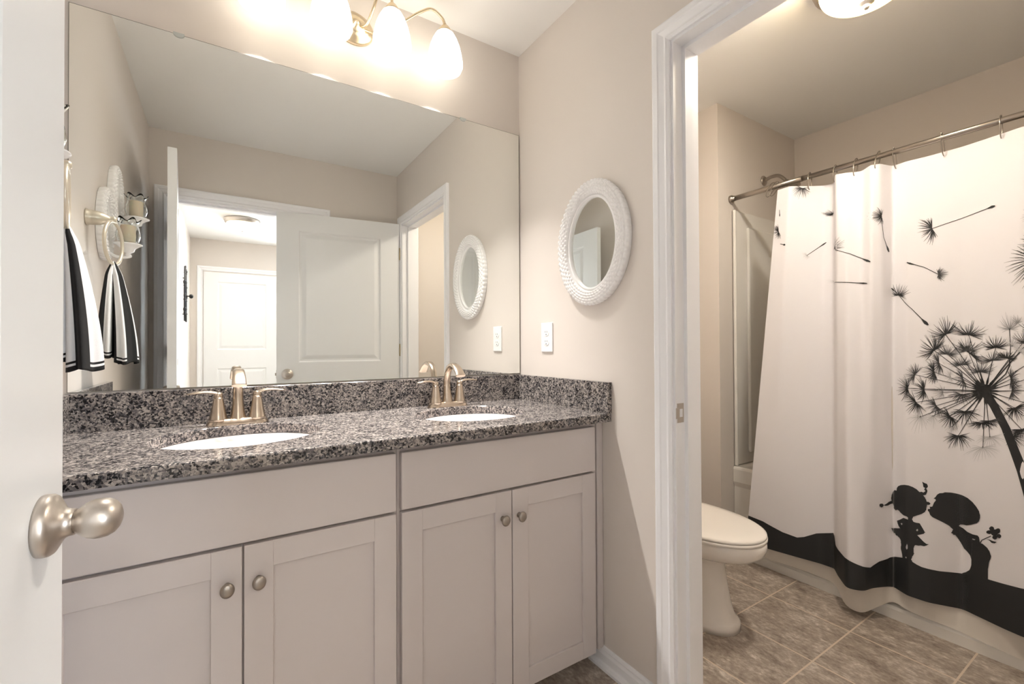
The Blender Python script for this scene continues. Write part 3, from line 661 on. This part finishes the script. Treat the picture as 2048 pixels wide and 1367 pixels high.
# surround panels
root = thing('tub_surround', 'white moulded shower surround panels lining the tub alcove', 'shower surround', (3.08, -1.0, TBZ))
def panel(name, mbf): obj(name, mbf, M_TUB, root)
sz0, sz1 = TBZ+.002, 1.875
mb = MB(); mb.rbox(2.742, XT-.002, YJ-.014, YJ-.001, sz0, sz1, .006, 2); mb.rbox(2.742, 2.758, YJ-.022, YJ-.001, sz0, sz1, .006, 2)
mb.rbox(2.862, XT-.06, YJ-.030, YJ-.012, sz0+.06, 1.79, .012, 3)
panel('end_panel', mb)
mb = MB(); mb.rbox(XT-.016, XT-.001, YT+.002, YJ-.015, sz0, sz1, .006, 2); mb.rbox(XT-.034, XT-.012, YT+.1, YJ-.08, sz0+.06, 1.79, .01, 3); panel('back_panel', mb)
mb = MB(); mb.rbox(2.742, XT-.017, YT+.001, YT+.014, sz0, sz1, .006, 2); panel('end_panel', mb)

# rod, rings
root = thing('shower_curtain_rod', 'brushed nickel tension rod carrying the shower curtain', 'curtain rod', (2.735, -1.0, 1.931))
mb = MB().tube([(2.735, YJ-.004, 1.933), (2.735, -.62, 1.933)], 0.0135, 20); mb.tube([(2.735, -.60, 1.933), (2.735, YT+.004, 1.933)], 0.0118, 20)
obj('tube', mb, M_NICKD, root)
for y_, d in ((YJ, -1), (YT, 1)):
    obj('end_cap', MB().lathe([(.022, .001), (.022, .010), (.018, .016), (.0145, .018), (.0145, .030)], (2.735, y_, 1.933), (0, d, 0), 28), M_NICKD, root, label='round end cap')
RINGS = [-.489, -.509, -.655, -.764, -.846, -.930, -.976, -1.127, -1.288, -1.43, -1.55, -1.59]

# shower head
root = thing('shower_fixture', 'brushed nickel shower head on a curved arm above the surround', 'shower head', (3.078, YJ, 2.103))
obj('wall_flange', MB().lathe([(.030, .0005), (.030, .004), (.024, .010), (.012, .014)], (3.078, YJ, 2.103), (0, -1, 0), 28), M_NICKD, root)
obj('arm', MB().tube(spline([(3.078, YJ-.005, 2.103), (3.078, YJ-.045, 2.112), (3.078, YJ-.085, 2.108), (3.078, YJ-.115, 2.082), (3.078, YJ-.130, 2.058)], 7), 0.0095, 14), M_NICKD, root)
obj('spray_nozzle', MB().lathe([(.011, -.008), (.016, .0), (.016, .012), (.013, .018), (.022, .032), (.044, .050), (.048, .056), (.046, .062), (0, .063)], (3.078, YJ-.128, 2.060), (0, -.55, -.83), 32), M_NICKD, root)

# ------------------------------------------------------------------ shower curtain
HZ, TZ = 0.13, 1.885
# plan path of the folds: distance along the cloth, x/y at the top, x/y at the hem
TAB = [[0.0,2.656,-0.544,2.583,-0.409],[0.083,2.649,-0.605,2.597,-0.513],[0.191,2.735,-0.659,2.625,-0.643],[0.256,2.781,-0.695,2.643,-0.719],[0.303,2.79,-0.732,2.645,-0.775],[0.405,2.667,-0.787,2.585,-0.814],[0.464,2.685,-0.826,2.505,-0.875],[0.492,2.705,-0.845,2.515,-0.902],[0.523,2.724,-0.87,2.537,-0.925],[0.548,2.672,-0.915,2.587,-0.931],[0.6,2.689,-0.944,2.656,-0.962],[0.663,2.765,-0.962,2.673,-0.978],[0.737,2.755,-1.016,2.639,-1.031],[0.8,2.764,-1.08,2.644,-1.093],[0.895,2.761,-1.181,2.694,-1.177],[1.013,2.734,-1.294,2.652,-1.29],[1.066,2.719,-1.346,2.64,-1.339],[1.129,2.739,-1.406,2.66,-1.399],[1.208,2.704,-1.476,2.625,-1.469],[1.286,2.739,-1.546,2.66,-1.539],[1.353,2.709,-1.606,2.63,-1.599]]
def smooth_path(tab, sig=0.009, ds=0.003):
    n = int(3*sig/ds); ks = [math.exp(-.5*(k*ds/sig)**2) for k in range(-n, n+1)]; tot = sum(ks)
    xs = [r[0] for r in tab]; S = [i*ds for i in range(int(xs[-1]/ds)+1)]; R = []
    for c_ in range(1, 5):
        ys = [r[c_] for r in tab]; v = [interp(xs, ys, s_) for s_ in S]
        p = [2*v[0]-v[k] for k in range(n, 0, -1)]+v+[2*v[-1]-v[-k] for k in range(2, n+2)]
        R.append([sum(ks[j]*p[i+j] for j in range(2*n+1))/tot for i in range(len(S))])
    return S, R
CS, CR = smooth_path(TAB); SMAX = CS[-1]
def csurf(s_, z, off=0.0):
    s_ = max(0.0, min(SMAX-1e-6, s_)); i = min(int(s_/0.003), len(CS)-2); t = (s_-CS[i])/0.003
    q = [r[i]+(r[i+1]-r[i])*t for r in CR]; v = (TZ-z)/(TZ-HZ)
    p = Vector((q[0]+(q[2]-q[0])*v, q[1]+(q[3]-q[1])*v, z))
    if off:
        a, b = max(0, i-1), min(len(CS)-1, i+2)
        tx = (CR[0][b]-CR[0][a])*(1-v)+(CR[2][b]-CR[2][a])*v; ty = (CR[1][b]-CR[1][a])*(1-v)+(CR[3][b]-CR[3][a])*v
        n = Vector((ty, -tx, 0)); n.normalize()
        if n.x > 0 and False: n = -n
        p += n*off
    return p
mb = MB(); NS, NZ = 420, 24
rows = []
for j in range(NZ+1):
    z = TZ+(HZ-TZ)*j/NZ; rows.append([csurf(SMAX*i/NS, z) for i in range(NS+1)])
base = 0; mb.v += [tuple(p) for r in rows for p in r]
for j in range(NZ):
    for i in range(NS):
        k = j*(NS+1)+i; mb.f.append([k, k+1, k+NS+2, k+NS+1]); mb.mi.append(0); mb.sm.append(True)
# ---- the print, on the cloth
OFF = 0.0012
def ribbon(pts, widths, mi):
    """pts: (s, z) metres on the cloth"""
    mb.cur = mi; L_, n = [], len(pts)
    for i in range(n):
        a, b = pts[max(i-1, 0)], pts[min(i+1, n-1)]; dx, dz = b[0]-a[0], b[1]-a[1]; l = math.hypot(dx, dz) or 1
        nx, nz = -dz/l*widths[i]/2, dx/l*widths[i]/2; L_.append(((pts[i][0]+nx, pts[i][1]+nz), (pts[i][0]-nx, pts[i][1]-nz)))
    vs = []
    for p, q in L_: vs += [csurf(*p, OFF), csurf(*q, OFF)]
    mb.add(vs, [(2*i, 2*i+1, 2*i+3, 2*i+2) for i in range(n-1)])
FLOR = [[0,17,848,1161,-20,44,38,33],[0,17,914,1158,5,41,48,-10],[2,15,1030,1176,-2,46,30,1],[0,19,816,1099,-25,39,34,40],[1,17,855,1084,6,33,33,-10],[1,17,912,1098,-2,41,43,4],[0,20,916,1089,10,16,37,-35],[0,17,992,1110,-2,35,36,3],[1,17,983,1063,-4,28,39,10],[1,17,893,1044,-2,25,31,5],[0,19,1022,1072,4,21,30,-8],[1,17,830,1048,-27,-11,-10,47],[0,17,816,1014,-27,-9,-7,45],[1,17,760,1001,-26,15,15,40],[0,17,736,945,-45,-3,0,45],[0,17,787,942,-31,-6,-4,46],[2,13,840,936,-26,1,1,25],[0,17,763,891,-26,-26,-25,40],[1,17,822,883,-19,-22,-19,31],[0,17,860,846,-20,-27,-21,30],[0,17,904,868,-1,-45,-42,-2],[0,17,883,774,-1,-45,-38,-3],[0,17,953,834,0,-22,-37,-6],[1,17,976,845,2,-23,-34,-10],[3,11,776,835,-6,-53,-32,2],[3,9,812,842,-2,-36,-23,0],[3,13,956,745,3,-46,-48,-15],[3,13,976,787,1,-34,-42,-10],[1,17,894,932,-3,-38,-32,2],[1,17,897,989,-20,-11,-11,40],[1,17,949,1020,0,36,41,2],[0,17,1043,899,8,-35,-30,-16],[0,17,1038,798,19,-28,-22,-27],[1,17,1036,958,24,-2,-4,-37],[0,17,1073,1123,6,36,32,-12],[0,17,1060,828,3,-26,-30,-12],[3,9,866,807,4,-25,-18,-7],[1,17,1033,999,22,6,4,-36],[0,17,1091,1069,9,32,27,-17],[0,17,1114,1021,22,18,15,-38],[0,17,1129,968,26,-2,-4,-44],[0,17,1117,906,22,-15,-15,-40],[0,17,1100,851,15,-29,-24,-29],[1,17,1085,1164,6,40,32,-11],[3,11,1036,1116,7,35,23,-8],[3,11,1057,1094,10,30,20,-13],[3,9,862,998,-14,-6,-4,24],[1,15,144,1874,-5,-44,-41,6],[0,15,30,1677,-30,0,-14,38],[3,9,181,1550,-13,-13,-14,15],[0,15,372,1558,35,37,61,-15],[3,8,339,1407,-39,1,-36,18],[0,11,303,1736,-39,21,24,7],[0,17,602,1662,-47,1,-1,35],[0,21,810,1585,-32,-8,-11,49],[1,15,829,1398,21,-3,0,-24],[0,16,695,1328,6,40,43,-8],[2,13,1082,1562,-20,-4,-5,28],[0,19,1097,1464,-37,6,0,48],[0,24,1089,1405,-47,-42,-28,63],[2,11,1050,1196,-9,21,12,10]]
STEM = [[0,960,955,59,954,966,51,946,979,67,938,992,24,848,1161,18],[0,961,956,59,958,969,51,955,985,66,951,1001,24,914,1158,17],[0,959,954,59,951,962,52,940,971,67,930,981,24,816,1099,18],[0,959,954,59,952,963,52,942,974,67,933,985,24,855,1084,17],[0,961,956,59,957,968,51,952,983,66,946,998,24,912,1098,17],[0,964,956,59,966,970,51,969,986,66,972,1003,24,992,1110,16],[0,964,956,59,966,970,51,969,986,66,972,1003,24,983,1063,16],[0,960,955,59,953,964,52,944,976,67,935,988,24,893,1044,17],[0,959,953,59,950,959,52,938,967,67,926,975,24,830,1048,18],[0,958,952,59,948,956,52,936,961,67,923,966,24,816,1014,18],[0,958,952,59,948,954,52,935,956,67,921,959,24,760,1001,18],[0,958,950,59,948,950,52,934,949,67,920,949,24,736,945,18],[0,958,950,59,948,950,52,934,949,67,920,948,24,787,942,18],[0,958,950,59,948,949,52,934,947,67,920,945,24,840,936,17],[0,958,949,59,948,946,52,934,942,67,921,938,24,763,891,18],[0,958,949,59,948,944,52,935,938,67,922,932,24,822,883,18],[0,958,948,59,949,942,52,936,935,67,923,927,24,776,835,18],[0,959,948,59,949,941,52,937,933,67,924,924,24,812,842,18],[0,959,947,59,950,938,52,939,927,67,928,916,24,860,846,17],[0,960,946,59,952,936,52,943,923,67,933,909,24,904,868,17],[0,960,946,59,955,933,51,948,918,66,941,903,24,883,774,17],[0,958,949,59,948,947,52,934,943,67,921,939,24,894,932,17],[0,959,953,59,949,958,52,937,965,67,925,972,24,897,989,17],[0,962,956,59,959,969,51,956,985,66,953,1001,24,949,1020,17],[0,967,948,58,976,942,51,987,935,65,998,928,23,1043,899,16],[0,967,951,58,978,952,51,990,953,65,1003,954,23,1036,958,16],[0,966,955,58,973,966,51,981,979,65,989,992,23,1073,1123,15],[0,966,947,58,973,938,51,982,927,65,991,916,23,1060,829,16],[0,962,945,59,962,931,51,962,915,66,961,898,24,956,745,16],[0,963,945,59,964,932,51,966,915,66,967,899,24,976,787,16],[0,965,956,58,972,967,51,979,981,65,987,995,23,1029,1072,16],[0,967,953,58,976,960,51,988,968,65,999,976,23,1033,999,16],[0,966,954,58,975,962,51,986,972,65,997,982,23,1091,1069,15],[0,967,953,58,977,957,51,989,963,65,1002,968,23,1114,1021,15],[0,967,951,58,978,952,51,990,954,65,1003,955,23,1129,968,15],[0,967,950,58,977,947,51,989,944,65,1002,940,23,1117,906,15],[0,966,948,58,975,942,51,986,934,65,997,927,23,1099,851,15],[0,965,955,58,972,967,51,980,980,65,988,994,23,1085,1164,15],[0,960,946,59,952,936,52,943,922,67,934,909,24,866,807,17],[0,966,955,58,973,966,51,981,979,65,990,992,23,1057,1094,16],[0,1029,1176,21,1032,1114,21,1029,1045,39,1019,1016,28,976,961,54],[0,966,975,146,963,951,256,970,932,273,987,901,252,1019,826,247,1043,749,261,1062,685,275,1079,609,289,1096,516,303,1111,424,334,1120,348,399],[0,810,1585,22,892,1606,21,967,1622,26,982,1625,101,990,1626,45],[0,829,1398,22,788,1432,22,759,1447,29,744,1454,72,733,1460,32],[0,695,1328,23,750,1267,22,780,1225,28,792,1208,110,799,1199,49],[0,601,1662,23,612,1573,23,628,1540,30,635,1525,105,641,1513,48],[0,371,1558,25,478,1517,24,521,1493,30,539,1479,85,550,1472,38],[0,361,1405,25,507,1388,30,526,1385,64,538,1382,29],[0,181,1550,26,237,1587,33,258,1600,71,270,1607,32],[0,46,1615,27,63,1609,34,70,1607,97,76,1605,43],[0,25,1784,27,28,1765,34,29,1757,61,30,1750,27],[0,695,1328,23,673,1346,29,662,1354,63,652,1360,28],[0,948,396,26,953,409,25,964,420,24,979,435,23]]
rnd = random.Random(3)
for sh, n, bx, bz, ax, az, wx, wz in FLOR:     # seed heads: base point, axis and half-width vectors in mm on the cloth
    for k in range(int(n*1.6)):
        a = math.radians(-112+224*(k+.5)/int(n*1.6)+rnd.uniform(-5, 5)); L0 = rnd.uniform(.85, 1.38)*(1 if abs(a) < 1.4 else .75)
        ca, sa = math.cos(a), math.sin(a); ex, ez = (ax*ca+wx*sa*1.0)*L0, (az*ca+wz*sa*1.0)*L0
        mx_, mz_ = (ax*(ca*.40-.05)+wx*sa*.62)*L0, (az*(ca*.40-.05)+wz*sa*.62)*L0
        pts = []
        for t in (0, .25, .5, .75, 1):
            u = 1-t; pts.append(((bx+2*u*t*mx_+t*t*ex)/1000, (bz+2*u*t*mz_+t*t*ez)/1000))
        w0 = {0: .0018, 1: .0016, 2: .0012, 3: .0011}[sh]
        ribbon(pts, [w0*.8, w0*1.1, w0, w0*.75, w0*.25], 1+sh)
    ribbon([(bx/1000-ax/14000, bz/1000-az/14000), (bx/1000, bz/1000), (bx/1000+ax/16000, bz/1000+az/16000)], [.002, .0055, .003], 1)
for st in STEM:
    pts = [(st[i]/1000, st[i+1]/1000) for i in range(1, len(st), 3)]; ws = [st[i]/10000 for i in range(3, len(st), 3)]
    P2, W2_ = [], []
    for i in range(len(pts)-1):
        n = max(1, int(abs(pts[i+1][0]-pts[i][0])/0.012), int(abs(pts[i+1][1]-pts[i][1])/0.05))
        for k in range(n): t = k/n; P2.append((pts[i][0]+(pts[i+1][0]-pts[i][0])*t, pts[i][1]+(pts[i+1][1]-pts[i][1])*t)); W2_.append(ws[i]+(ws[i+1]-ws[i])*t)
    P2.append(pts[-1]); W2_.append(ws[-1]); ribbon(P2, W2_, 1+st[0])
def fill(polys, mi, off=OFF, ds=0.0015):
    """fill outlines (even-odd) in thin vertical strips that follow the folds"""
    mb.cur = mi; P_ = [[(p[i]/1000, p[i+1]/1000) for i in range(0, len(p), 2)] for p in polys]
    s0 = min(a for p in P_ for a, _ in p); s1 = max(a for p in P_ for a, _ in p)
    def cross(s_):
        c_ = []
        for p in P_:
            for i in range(len(p)):
                (a, b), (c2, d) = p[i], p[(i+1) % len(p)]
                if (a <= s_) != (c2 <= s_): c_.append(b+(d-b)*(s_-a)/(c2-a))
        return sorted(c_)
    n = int((s1-s0)/ds)+1
    for i in range(n):
        a, b = s0+i*ds-2e-6, s0+(i+1)*ds+2e-6; ca, cb, cm = cross(a), cross(b), cross((a+b)/2)
        if len(ca) != len(cm): ca = cm
        if len(cb) != len(cm): cb = cm
        for k in range(0, len(cm)-1, 2):
            z0_, z1_, z2_, z3_ = ca[k], cb[k], cb[k+1], ca[k+1]; m_n = max(1, int(abs(z3_-z0_)/0.08))
            for q in range(m_n):
                l = lambda u0, u1, t: u0+(u1-u0)*t
                mb.add([csurf(a, l(z0_, z3_, q/m_n), off), csurf(b, l(z1_, z2_, q/m_n), off), csurf(b, l(z1_, z2_, (q+1)/m_n), off), csurf(a, l(z0_, z3_, (q+1)/m_n), off)], [(0, 1, 2, 3)], True)
GIRL = [713,266,709,283,703,299,705,315,702,333,697,338,684,343,677,342,671,350,663,348,648,357,639,367,661,367,685,373,701,378,692,384,685,395,683,403,699,412,718,425,728,425,738,424,738,432,733,435,718,435,704,440,692,447,682,447,678,442,666,446,661,452,665,455,655,466,650,467,631,464,614,459,600,458,591,460,588,455,582,452,576,458,576,465,580,468,588,467,591,461,602,466,620,474,643,478,641,490,645,503,655,514,670,523,682,523,682,533,689,543,703,551,723,557,740,559,753,556,765,550,774,541,780,544,785,542,791,548,788,555,790,561,786,563,784,572,782,583,790,579,796,578,798,570,797,564,793,560,797,552,796,545,792,535,785,531,791,522,795,509,801,510,805,505,803,499,797,498,795,501,795,484,790,469,781,459,761,445,754,440,752,429,755,421,763,420,774,421,783,405,790,391,786,384,767,373,775,365,786,354,794,348,801,349,795,343,787,337,777,337,771,334,761,333,757,326,756,310,757,298,752,285,749,273,753,265,763,261,763,242,706,219,706,263]
GIRL_HOLES = [[704,400,710,402,713,399,708,393,704,396],[766,397,769,397,770,392,766,387,764,391],[734,330,736,324,736,311,733,305,729,311,731,322],[729,278,733,275,731,270,726,273]]
BOY = [891,257,896,265,906,272,917,285,922,302,924,319,919,339,910,349,900,357,891,374,881,391,874,401,869,399,868,403,863,406,866,411,868,420,858,431,844,439,826,447,811,454,804,462,802,471,798,476,798,482,804,484,803,492,811,494,814,507,820,519,819,525,814,525,820,533,824,542,831,549,840,551,846,555,863,557,879,556,895,553,912,547,926,537,937,524,945,511,948,494,946,476,939,465,921,452,908,445,895,444,888,442,885,436,897,431,910,422,926,419,941,421,946,415,947,397,956,397,968,389,975,379,979,364,978,353,974,342,972,323,970,299,971,279,971,266,891,226]
BOY_HOLES = [[924,404,934,404,932,400,924,400]]
FLOWER = [[988,459,985,455,980,453,976,454,974,458,975,463,978,468,982,470,986,469,988,465],[1004,469,1005,464,1004,459,1001,453,996,451,993,453,991,457,992,463,996,468,1000,470],[1006,441,1004,437,1000,436,997,437,995,441,996,446,999,450,1003,451,1006,449,1007,446],[997,439,996,434,993,429,989,426,985,427,983,430,984,436,987,441,991,443,995,443],[982,449,980,444,976,440,971,439,967,440,966,444,968,449,972,452,977,454,981,452],[999,454,997,447,992,441,985,438,980,440,978,446,980,454,985,460,992,463,997,460],[966,418,976,420,985,419,995,420,989,413,981,411,974,417]]
HILL = [0,265,57,256,129,228,179,220,202,230,243,259,304,283,349,242,465,241,543,214,573,234,623,248,662,252,713,266,750,264,779,256,831,255,895,262,971,278,1066,291,1130,276,1250,286,1353,301]
fill([GIRL]+GIRL_HOLES, 1, OFF*1.3); fill([BOY]+BOY_HOLES, 1, OFF*1.3)
for p in FLOWER: fill([p], 1)
fill([HILL+[int(SMAX*1000)-1, int(HZ*1000), 0, int(HZ*1000)]], 1, OFF*1.2)
mb.cur = 0
root = thing('shower_curtain', 'white shower curtain printed with dandelions and kissing children, black hem', 'shower curtain', (2.68, -0.95, HZ))
obj('curtain_panel', mb, [M_CUR]+PRINT, root)
for y_ in RINGS:
    best = min(CS, key=lambda s_: abs(csurf(s_, TZ-.02)[1]-y_)); p = csurf(best, TZ-.012); a_ = Vector((2.735, y_, 1.951)); b_ = Vector((p.x, y_, p.z-.004)); c_ = (a_+b_)/2; ax_ = (b_-a_)/2
    sd = Vector((ax_.z, 0, -ax_.x)).normalized()*0.0185
    mb2 = MB().tube([c_+ax_*math.cos(t)+sd*math.sin(t)*(1 if math.cos(t) < .2 else 1) for t in [2*PI*k/32 for k in range(32)]], 0.0019, 8, loop=True)
    mb2.lathe([(0, -.004), (.004, 0), (0, .004)], a_, (0, 1, 0), 10)
    tag(obj('curtain_ring', mb2, M_NICKD), 'thin nickel ring linking the shower curtain to the rod', 'curtain ring', 'shower curtain rings on the rod')
# liner
LIN = [(0, 2.612, -.42, .075), (.10, 2.615, -.52, .072), (.2, 2.640, -.64, .070), (.32, 2.655, -.775, .060), (.40, 2.560, -.845, .022), (.46, 2.560, -.905, .018), (.52, 2.600, -.935, .045),
       (.60, 2.664, -.975, .075), (.68, 2.640, -1.03, .068), (.76, 2.652, -1.09, .060), (.86, 2.662, -1.17, .055), (.96, 2.650, -1.27, .050), (1.04, 2.655, -1.345, .040), (1.2, 2.66, -1.50, .05), (1.3, 2.655, -1.6, .05)]
xs = [l[0] for l in LIN]; mb = MB(); rs = []
def sm_l(c_, s_):
    return sum(interp(xs, [l[c_] for l in LIN], s_+d)*w_ for d, w_ in ((-.03, .15), (-.015, .2), (0, .3), (.015, .2), (.03, .15)))
for j in range(21):
    v = j/20; row = []
    for i in range(261):
        s_ = 1.3*i/260; bx, by, bz = sm_l(1, s_), sm_l(2, s_), sm_l(3, s_)
        top = csurf(s_*SMAX/1.3, TZ-.01); z = TZ-.01+(bz-TZ+.01)*v
        x = (top.x+.03)*(1-v)+(bx+.004)*v; y = top.y*(1-v)+by*v
        if z > HZ: x = max(x, csurf(s_*SMAX/1.3, max(z, HZ)).x+.012)
        row.append((x, y, z))
    rs.append(row)
mb.rings(rs, closed=False, cap0=False, cap1=False)
tag(obj('shower_liner', mb, M_VINYL), 'translucent cream shower liner hanging below the black curtain hem', 'shower liner')

# ------------------------------------------------------------------ toilet
TX = 2.040
root = thing('toilet', 'off-white elongated toilet with closed lid beside the tub', 'toilet', (TX, -0.4, 0))
def egg(z, hx_, yf, yb, p=2.0, n=64):
    """outline: half-width hx_, front tip yf (negative), back yb"""
    yc = yf+(yb-yf)*0.46; out = []
    for k in range(n):
        a = 2*PI*k/n; c_, s_ = math.cos(a), math.sin(a); ry = (yc-yf) if s_ < 0 else (yb-yc); e = 1.0 if s_ < 0 else 0.6
        out.append((TX+hx_*math.copysign(abs(c_)**(2/p), c_), yc+ry*math.copysign(abs(s_)**(2/p*(e if e < 1 else 1)), s_), z))
    return out
mb = MB(); mb.rings([egg(0, .122, -.685, -.10, 2.3), egg(.028, .122, -.685, -.10, 2.3), egg(.036, .116, -.678, -.10, 2.3), egg(.048, .108, -.664, -.11, 2.3),
    egg(.10, .102, -.650, -.11, 2.2), egg(.18, .094, -.635, -.11, 2.2), egg(.245, .090, -.628, -.11, 2.1), egg(.268, .098, -.645, -.10, 2.05), egg(.285, .130, -.700, -.09, 2),
    egg(.305, .160, -.752, -.08, 2), egg(.330, .178, -.782, -.07, 2), egg(.352, .183, -.791, -.06, 2), egg(.372, .183, -.790, -.06, 2), egg(.376, .178, -.786, -.065, 2)])
obj('bowl', mb, M_TOILET, root)
mb = MB(); mb.rings([egg(.3775, .178, -.785, -.24), egg(.379, .183, -.789, -.235), egg(.387, .183, -.789, -.235), egg(.3895, .178, -.785, -.24)]); obj('seat', mb, M_TOILET, root)
mb = MB(); mb.rings([egg(.3905, .177, -.783, -.24), egg(.392, .182, -.787, -.235), egg(.399, .181, -.786, -.235), egg(.4035, .172, -.776, -.243), egg(.407, .14, -.74, -.27), egg(.409, .09, -.67, -.32), egg(.4095, .03, -.57, -.4)]); obj('lid', mb, M_TOILET, root)
for s_ in (-1, 1): obj('seat_hinge', MB().rbox(TX+s_*.075-.018, TX+s_*.075+.018, -.245, -.215, .377, .402, .006, 2), M_TOILET, root)
obj('tank', MB().rbox(TX-.215, TX+.215, -.215, -.012, .377, .715, .02, 3), M_TOILET, root)
obj('tank_lid', MB().rbox(TX-.225, TX+.225, -.225, -.006, .716, .752, .010, 3), M_TOILET, root)
obj('flush_lever', MB().tube([(TX-.16, -.217, .665), (TX-.16, -.235, .665), (TX-.09, -.240, .660)], .006, 10), M_NICKEL, root, label='nickel flush lever')
